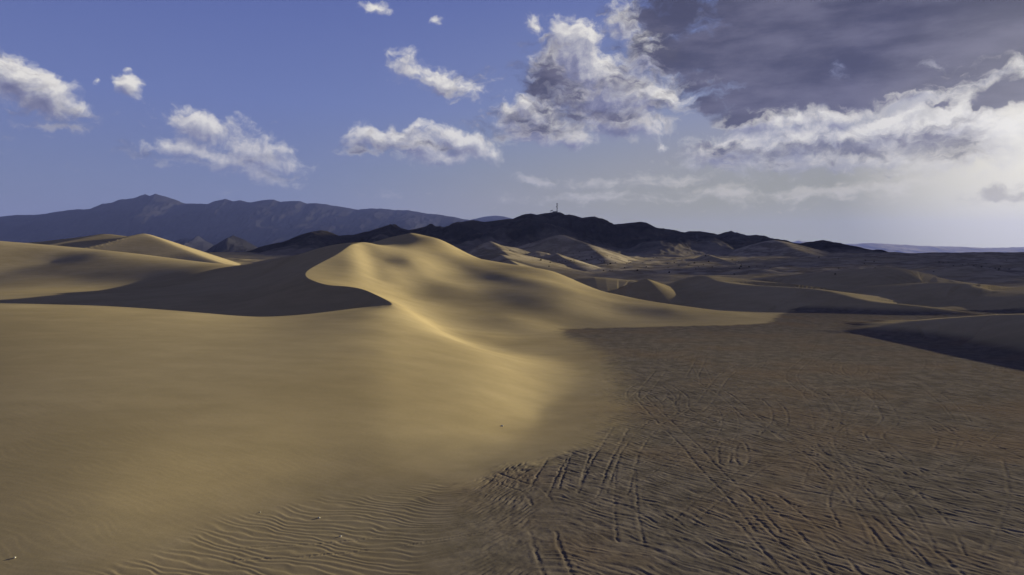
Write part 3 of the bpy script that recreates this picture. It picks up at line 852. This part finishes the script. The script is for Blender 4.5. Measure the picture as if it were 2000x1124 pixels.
# ------------------------------------------------------------------ the cloud bank that shades the plain and the hills
def build_cloud_bank():
    """stands towards the sun, out of the picture on the right; its shadow lies on the ground polygon below"""
    shade = [(-600, 760), (-660, 1350), (-300, 1600), (1700, 1700), (2000, 50), (420, 80), (230, 125), (165, 165), (118, 192), (75, 196), (45, 222), (15, 325), (-60, 430), (-170, 560)]
    holes = [(75, 690, 120, 90), (-5, 545, 100, 80), (78, 405, 22, 60), (165, 262, 34, 60), (165, 425, 28, 60), (330, 330, 60, 50)]
    D = 4620.0
    off = (D * math.sin(SUN_AZ), D * math.cos(SUN_AZ), D * math.tan(SUN_EL))
    xs, ys = np.arange(-800, 2100, 7.0), np.arange(-20, 1800, 7.0)
    X, Y = np.meshgrid(xs, ys, indexing='xy')
    x, y = X.ravel(), Y.ravel()
    d, _, _ = polydist(x, y, shade + shade[:1])
    sd_ = np.where(inside(x, y, shade), d, -d)
    for hx, hy, a, b in holes:
        k = np.hypot((x - hx) / a, (y - hy) / b)
        sd_ = np.minimum(sd_, (k - 1) * min(a, b))
    sd_ = sd_ + 16 * fbm(x / 110, y / 110, 5, 91, 0.6) + 260 * (fbm(x / 330, y / 330, 3, 97) - 0.25) * smooth(np.maximum(x - 250, y - 900), 0, 500)
    t = np.clip(sd_ / 120, 0, 1)
    top = np.sqrt(t) * (8 + 9 * fbm(x / 90, y / 90, 5, 93)) + 0.5
    bot = np.minimum(-np.sqrt(t) * (9 + 16 * fbm(x / 120, y / 70, 5, 95, 0.55)) - 0.5, top - 0.8)
    keepv = (sd_ > 0).reshape(X.shape)
    keep = keepv[:-1, :-1] & keepv[1:, :-1] & keepv[:-1, 1:] & keepv[1:, 1:]
    nx = len(xs)
    n = len(x)
    V = np.concatenate([np.stack([x, y, top], 1), np.stack([x, y, bot], 1)])
    faces = []
    ky, kx = np.nonzero(keep)
    ks = set(zip(ky.tolist(), kx.tolist()))
    for (j, i) in ks:
        a, b, c, e = j * nx + i, j * nx + i + 1, (j + 1) * nx + i + 1, (j + 1) * nx + i
        faces.append((a, b, c, e))
        faces.append((n + e, n + c, n + b, n + a))
        for (p, q, nb) in ((a, b, (j - 1, i)), (b, c, (j, i + 1)), (c, e, (j + 1, i)), (e, a, (j, i - 1))):
            if nb not in ks:
                faces.append((q, p, n + p, n + q))
    used = np.zeros(2 * n, dtype=bool)
    used[np.array(faces).ravel()] = True
    remap = np.cumsum(used) - 1
    me = bpy.data.meshes.new('cloud')
    me.from_pydata(V[used].tolist(), [], [tuple(int(remap[k]) for k in f) for f in faces])
    me.polygons.foreach_set('use_smooth', np.ones(len(me.polygons), dtype=bool))
    m, N, b = new_mat('cloud_white')
    t_ = m.node_tree
    df, tl, mx = N.n('ShaderNodeBsdfDiffuse'), N.n('ShaderNodeBsdfTranslucent'), N.n('ShaderNodeMixShader')
    tone = N.mix(N.ss(N.noise(pos(N), 0.004, 4, 0.5), 0.3, 0.7), (0.60, 0.62, 0.72), (0.74, 0.75, 0.80))
    N.put(df.inputs[0], tone)
    N.put(tl.inputs[0], tone)
    mx.inputs[0].default_value = 0.55
    t_.links.new(df.outputs[0], mx.inputs[1])
    t_.links.new(tl.outputs[0], mx.inputs[2])
    t_.links.new(mx.outputs[0], t_.nodes['Material Output'].inputs[0])
    me.materials.append(m)
    o = bpy.data.objects.new('cloud', me)
    col.objects.link(o)
    o.location = off
    tag(o, 'broad grey cloud bank between the sun and the plain', None, None, 'structure')


build_cloud_bank()


# ------------------------------------------------------------------ air
def build_haze():
    me = bpy.data.meshes.new('haze')
    bm = bmesh.new()
    bmesh.ops.create_cube(bm, size=1.0)
    for v in bm.verts:
        v.co = Vector((v.co.x * 28400, v.co.y * 28400, -8 if v.co.z < 0 else 722))
    bm.to_mesh(me)
    bm.free()
    m = bpy.data.materials.new('air')
    m.use_nodes = True
    t = m.node_tree
    t.nodes.clear()
    N = NT(t)
    out = N.n('ShaderNodeOutputMaterial')
    pv = N.n('ShaderNodeVolumePrincipled')
    pv.inputs['Color'].default_value = (0.22, 0.275, 0.78, 1)
    pv.inputs['Density'].default_value = 3.4e-5
    pv.inputs['Anisotropy'].default_value = 0.15
    t.links.new(pv.outputs[0], out.inputs['Volume'])
    me.materials.append(m)
    o = bpy.data.objects.new('haze', me)
    col.objects.link(o)
    tag(o, 'thin blue air over the desert', None, None, 'stuff')


build_haze()


# ------------------------------------------------------------------ shrubs, stones and the hilltop mast
def clear_height(x, y):
    return float(height(np.array([x]), np.array([y]))[0])


def on_ground(px, py, y0=60.0, y1=1150.0):
    """first point of the ground along a sight line"""
    d = ray(px, py)
    Y = np.concatenate([np.arange(y0, 420, 0.5), np.arange(420, y1, 1.0)])
    t = Y / d[1]
    X, Z = d[0] * t, HCAM + d[2] * t
    h = height(X, Y)
    k = np.nonzero(Z <= h)[0]
    if not len(k):
        return None
    k = k[0]
    return (X[k], Y[k], h[k])


def shrub_material():
    m, N, b = new_mat('shrub')
    n = N.noise(pos(N), 1.5, 3, 0.6)
    N.put(b.inputs['Base Color'], N.mix(n, (0.018, 0.020, 0.012), (0.050, 0.048, 0.030)))
    b.inputs['Roughness'].default_value = 0.9
    return m


def metal_material(name, c):
    m, N, b = new_mat(name)
    n = N.noise(pos(N), 3.0, 3, 0.6)
    N.put(b.inputs['Base Color'], N.mix(N.ss(n, 0.35, 0.7), c, tuple(v * 0.7 for v in c)))
    b.inputs['Roughness'].default_value = 0.6
    return m


SHRUB = shrub_material()


def shrub_mesh(seed):
    """a creosote-like clump: bare stems fanning out of the ground, small leaves thick towards their ends"""
    r = random.Random(seed)
    bm = bmesh.new()
    for i in range(26):
        a, lean = r.uniform(0, 2 * math.pi), r.uniform(0.1, 1.15)
        L = r.uniform(0.6, 1.0) * (1.05 - 0.25 * lean)
        tip = Vector((math.cos(a) * math.sin(lean) * L * 1.15, math.sin(a) * math.sin(lean) * L * 1.15, math.cos(lean) * L))
        side = Vector((-math.sin(a), math.cos(a), 0)) * 0.018
        up = Vector((math.cos(a), math.sin(a), 0)).cross(side).normalized() * 0.018
        base = Vector((math.cos(a) * 0.06, math.sin(a) * 0.06, -0.15))
        ring = [base + side, base + up, base - side, base - up]
        v = [bm.verts.new(p) for p in ring] + [bm.verts.new(tip)]
        for k in range(4):
            bm.faces.new((v[k], v[(k + 1) % 4], v[4]))
        for k in range(34):
            f = r.uniform(0.3, 1.05)
            c = base.lerp(tip, f) + Vector((r.gauss(0, 0.09), r.gauss(0, 0.09), r.gauss(0, 0.07)))
            c.z = max(c.z, 0.02)
            n1 = Vector((r.gauss(0, 1), r.gauss(0, 1), r.gauss(0, 1))).normalized()
            n2 = n1.orthogonal().normalized()
            s1, s2 = r.uniform(0.05, 0.11), r.uniform(0.03, 0.06)
            q = [bm.verts.new(c + n1 * s1), bm.verts.new(c + n2 * s2), bm.verts.new(c - n1 * s1), bm.verts.new(c - n2 * s2)]
            bm.faces.new(q)
    me = bpy.data.meshes.new('desert_shrub')
    bm.to_mesh(me)
    bm.free()
    me.materials.append(SHRUB)
    return me


SHRUB_MESHES = [shrub_mesh(k) for k in range(5)]
# (px, py of the foot, width in pixels)
SHRUB_SETS = [
    ('dark desert shrub below the tall pale sand peak under the mast', 'shrubs below the pale sand peak',
     [(1056, 509.5, 7), (1075, 513.5, 5), (1072, 521.5, 6), (1086, 510, 3), (1092, 512.5, 3), (1104, 512, 4), (1098, 511, 3), (1115, 510, 4), (1121, 509, 4), (1122, 513, 3), (1131, 503, 3), (1146, 508, 4), (1156, 504, 5), (1168, 508, 4), (1027, 495.5, 3), (996, 490.5, 4), (1044, 503, 3), (1120, 497, 3), (1132, 493, 3), (1175, 512, 3), (1155, 487, 3), (1166, 492, 3)]),
    ('dark desert shrub on the grey plain left of the black hillock', 'shrubs left of the black hillock',
     [(1179, 529.5, 5), (1191, 530, 4), (1196, 530.5, 3), (1156, 503, 4), (1180, 513, 4), (1192, 516.5, 6), (1187, 518, 4), (1220, 524.5, 4), (1245, 529.5, 7), (1228, 510.5, 4), (1231, 514, 4), (1224, 515.5, 3), (1262, 522.5, 5), (1202, 515, 4), (1255, 514, 3), (1276, 504, 3), (1283, 504, 3), (1194, 504, 3), (1186, 501, 3), (1270, 510, 3), (1258, 504, 3)]),
    ('dark desert shrub on the grey plain in front of the black hillock', 'shrubs in front of the black hillock',
     [(1307, 533.5, 6), (1305, 524, 4), (1317, 514, 4), (1326, 519, 4), (1356, 515, 6), (1359, 526.5, 4), (1374, 518, 3), (1384, 512, 5), (1391, 523, 4), (1364, 522, 3), (1303, 516, 3), (1378, 501, 4), (1332, 509, 3), (1345, 520, 3)]),
    ('dark desert shrub on the plain right of the black hillock', 'shrubs right of the black hillock',
     [(1434, 536.5, 5), (1430, 509, 4), (1443, 512, 4), (1447, 521.5, 7), (1444, 525, 5), (1463, 522.5, 5), (1448, 518, 3), (1436, 516, 3), (1478, 521, 3), (1494, 521.5, 3), (1504, 524, 3)]),
    ('dark desert shrub on the scrubby rise at the far right', 'shrubs on the right-hand rise',
     [(1631, 537, 6), (1638, 525, 4), (1637, 507, 4), (1690, 509.5, 4), (1707, 511.5, 4), (1688, 516, 4), (1690, 518.5, 3), (1709, 524, 3), (1823, 532, 4), (1834, 513.5, 5), (1842, 515, 4), (1862, 520.5, 4), (1880, 518, 4), (1891, 516.5, 3), (1902, 520, 4), (1907, 519, 3), (1917, 523, 5), (1933, 523.5, 3), (1944, 525, 4), (1951, 527, 6), (1950, 529, 4), (1954, 521.5, 4), (1963, 526.5, 3), (1971, 527, 5), (1926, 516, 3), (1940, 506.5, 3), (1915, 508.5, 3), (1966, 509.5, 3), (1599, 504, 3), (1580, 497, 3), (1852, 513.5, 3), (1578, 486, 3), (1600, 503.5, 3)]),
]
shrub_count = 0
for label, group, spots in SHRUB_SETS:
    for (px, py, w) in spots:
        g = on_ground(px, py)
        if g is None:
            continue
        o = bpy.data.objects.new('desert_shrub', SHRUB_MESHES[shrub_count % 5])
        col.objects.link(o)
        s_ = w * g[1] / F_PX / 2.0
        o.location = g
        o.scale = (s_ * random.uniform(0.9, 1.15), s_ * random.uniform(0.9, 1.15), s_ * random.uniform(0.75, 1.0))
        o.rotation_euler = (0, 0, random.uniform(0, 6.28))
        tag(o, label, 'shrub', group)
        shrub_count += 1


def add_box(bm, c, size, rot=None):
    r = bmesh.ops.create_cube(bm, size=1.0)
    for v in r['verts']:
        p = Vector((v.co.x * size[0], v.co.y * size[1], v.co.z * size[2]))
        v.co = (rot @ p if rot else p) + Vector(c)


def add_bar(bm, a, b, rad, seg=6):
    a, b = Vector(a), Vector(b)
    q = (b - a).to_track_quat('Z', 'Y').to_matrix()
    r = bmesh.ops.create_cone(bm, cap_ends=True, segments=seg, radius1=rad, radius2=rad, depth=(b - a).length)
    for v in r['verts']:
        v.co = q @ v.co + (a + b) / 2


def part(name, bm, mat, parent=None):
    me = bpy.data.meshes.new(name)
    bm.normal_update()
    bm.to_mesh(me)
    bm.free()
    me.materials.append(mat)
    o = bpy.data.objects.new(name, me)
    col.objects.link(o)
    o.parent = parent
    return o


def empty(name, loc):
    o = bpy.data.objects.new(name, None)
    col.objects.link(o)
    o.location = loc
    return o


def build_hilltop():
    steel = metal_material('weathered_steel', (0.045, 0.045, 0.05))
    paint = metal_material('dull_paint', (0.10, 0.10, 0.11))
    D = 1150.0
    k = D / F_PX
    # mast: photo foot (1088, 415), top (1088, 398)
    x, y, z = U(1088, 415.5, D)
    H = 17.8 * k
    t = tag(empty('radio_mast', (x, y, z)), 'tall thin lattice radio mast on the highest dark hilltop', 'mast')
    bm = bmesh.new()
    legs = [Vector((math.cos(a), math.sin(a), 0)) for a in (0.5, 0.5 + 2.094, 0.5 + 4.189)]
    for L in legs:
        add_bar(bm, L * 0.75 - Vector((0, 0, 1.5)), L * 0.4 + Vector((0, 0, H * 0.93)), 0.16)
    n = 9
    for i in range(n):
        z0, z1 = H * 0.93 * i / n, H * 0.93 * (i + 1) / n
        r0, r1 = 0.75 - 0.35 * i / n, 0.75 - 0.35 * (i + 1) / n
        for j in range(3):
            a, b = legs[j], legs[(j + 1) % 3]
            add_bar(bm, a * r0 + Vector((0, 0, z0)), b * r1 + Vector((0, 0, z1)), 0.09)
            add_bar(bm, a * r1 + Vector((0, 0, z1)), b * r1 + Vector((0, 0, z1)), 0.09)
    part('lattice_tower', bm, steel, t)
    bm = bmesh.new()
    r = bmesh.ops.create_cone(bm, cap_ends=True, segments=16, radius1=1.15, radius2=0.95, depth=1.5)
    for v in r['verts']:
        v.co += Vector((0, 0, H * 0.955))
    part('drum_antenna', bm, steel, t)
    for (zz, dx, rad) in ((0.62, -0.75, 0.85), (0.76, 0.45, 0.6), (0.70, -0.5, 0.5), (0.46, 0.55, 0.5)):
        bm = bmesh.new()
        r = bmesh.ops.create_cone(bm, cap_ends=True, segments=16, radius1=rad, radius2=rad * 0.75, depth=0.7)
        for v in r['verts']:
            v.co = Matrix.Rotation(math.pi / 2, 3, 'X') @ v.co + Vector((dx, -0.5, H * zz))
        part('dish_antenna', bm, steel, t)
    # low equipment hut: photo (1080..1089, 413..415)
    x, y, z = U(1084.5, 415.2, D)
    t = tag(empty('equipment_hut', (x, y, z)), 'low flat-roofed equipment hut beside the radio mast', 'hut')
    bm = bmesh.new()
    add_box(bm, (0, 0, 0.2), (8.6 * k, 3.4, 2.6))
    part('wall', bm, paint, t)
    bm = bmesh.new()
    add_box(bm, (0, 0, 1.63), (9.2 * k, 4.0, 0.25))
    part('roof', bm, steel, t)
    bm = bmesh.new()
    add_box(bm, (1.6, -1.73, -0.05), (0.95, 0.06, 2.0))
    part('door', bm, steel, t)
    # tilted panel on a frame: photo (1075..1080, 410..415)
    x, y, z = U(1077.3, 414.5, D)
    t = tag(empty('solar_panel', (x, y, z)), 'tilted solar panel on legs left of the equipment hut', 'solar panel')
    bm = bmesh.new()
    add_box(bm, (0, 0, 2.2), (4.6, 2.6, 0.16), Matrix.Rotation(R(-20), 3, 'Y') @ Matrix.Rotation(R(28), 3, 'X'))
    part('panel', bm, steel, t)
    for sx in (-1.2, 1.2):
        bm = bmesh.new()
        add_bar(bm, (sx, 0.2, -1.2), (sx, 0.0, 2.0 + 0.4 * sx), 0.12)
        part('leg', bm, steel, t)


build_hilltop()


def build_stones():
    m, N, b = new_mat('pale_stone')
    n = N.noise(pos(N), 20, 3, 0.6)
    N.put(b.inputs['Base Color'], N.mix(n, (0.30, 0.28, 0.25), (0.52, 0.50, 0.46)))
    for i, (px, py, w, label) in enumerate([
            (623, 1015.5, 5, 'larger pale stone lying on the rippled sand in the left foreground'),
            (665, 1052, 5, 'pale angular stone on the ripples nearer the bottom edge'),
            (981, 835.5, 5, 'pale stone at the foot of the near dune above the rutted flat'),
            (29, 1098.5, 5, 'pale stone on smooth sand in the bottom left corner'),
            (508, 1003, 3, 'small pale pebble at the top edge of the ripples')]):
        g = on_ground(px, py, 25.0, 120.0)
        if g is None:
            continue
        s_ = w * g[1] / F_PX / 2
        bm = bmesh.new()
        bmesh.ops.create_icosphere(bm, subdivisions=2, radius=1.0)
        r = random.Random(40 + i)
        ax = [Vector((r.gauss(0, 1), r.gauss(0, 1), r.gauss(0, 1))).normalized() for _ in range(7)]
        for v in bm.verts:
            cut = min(0.72 / max(0.05, v.co.dot(a)) for a in ax)
            v.co = v.co * min(1.0, cut)
            v.co = Vector((v.co.x * 1.2 * s_, v.co.y * 0.9 * s_, v.co.z * 0.65 * s_))
        o = part('stone', bm, m)
        o.location = (g[0], g[1], g[2] + 0.03)
        o.rotation_euler = (0, 0, r.uniform(0, 6))
        tag(o, label, 'stone', 'pale stones on the sand')


build_stones()
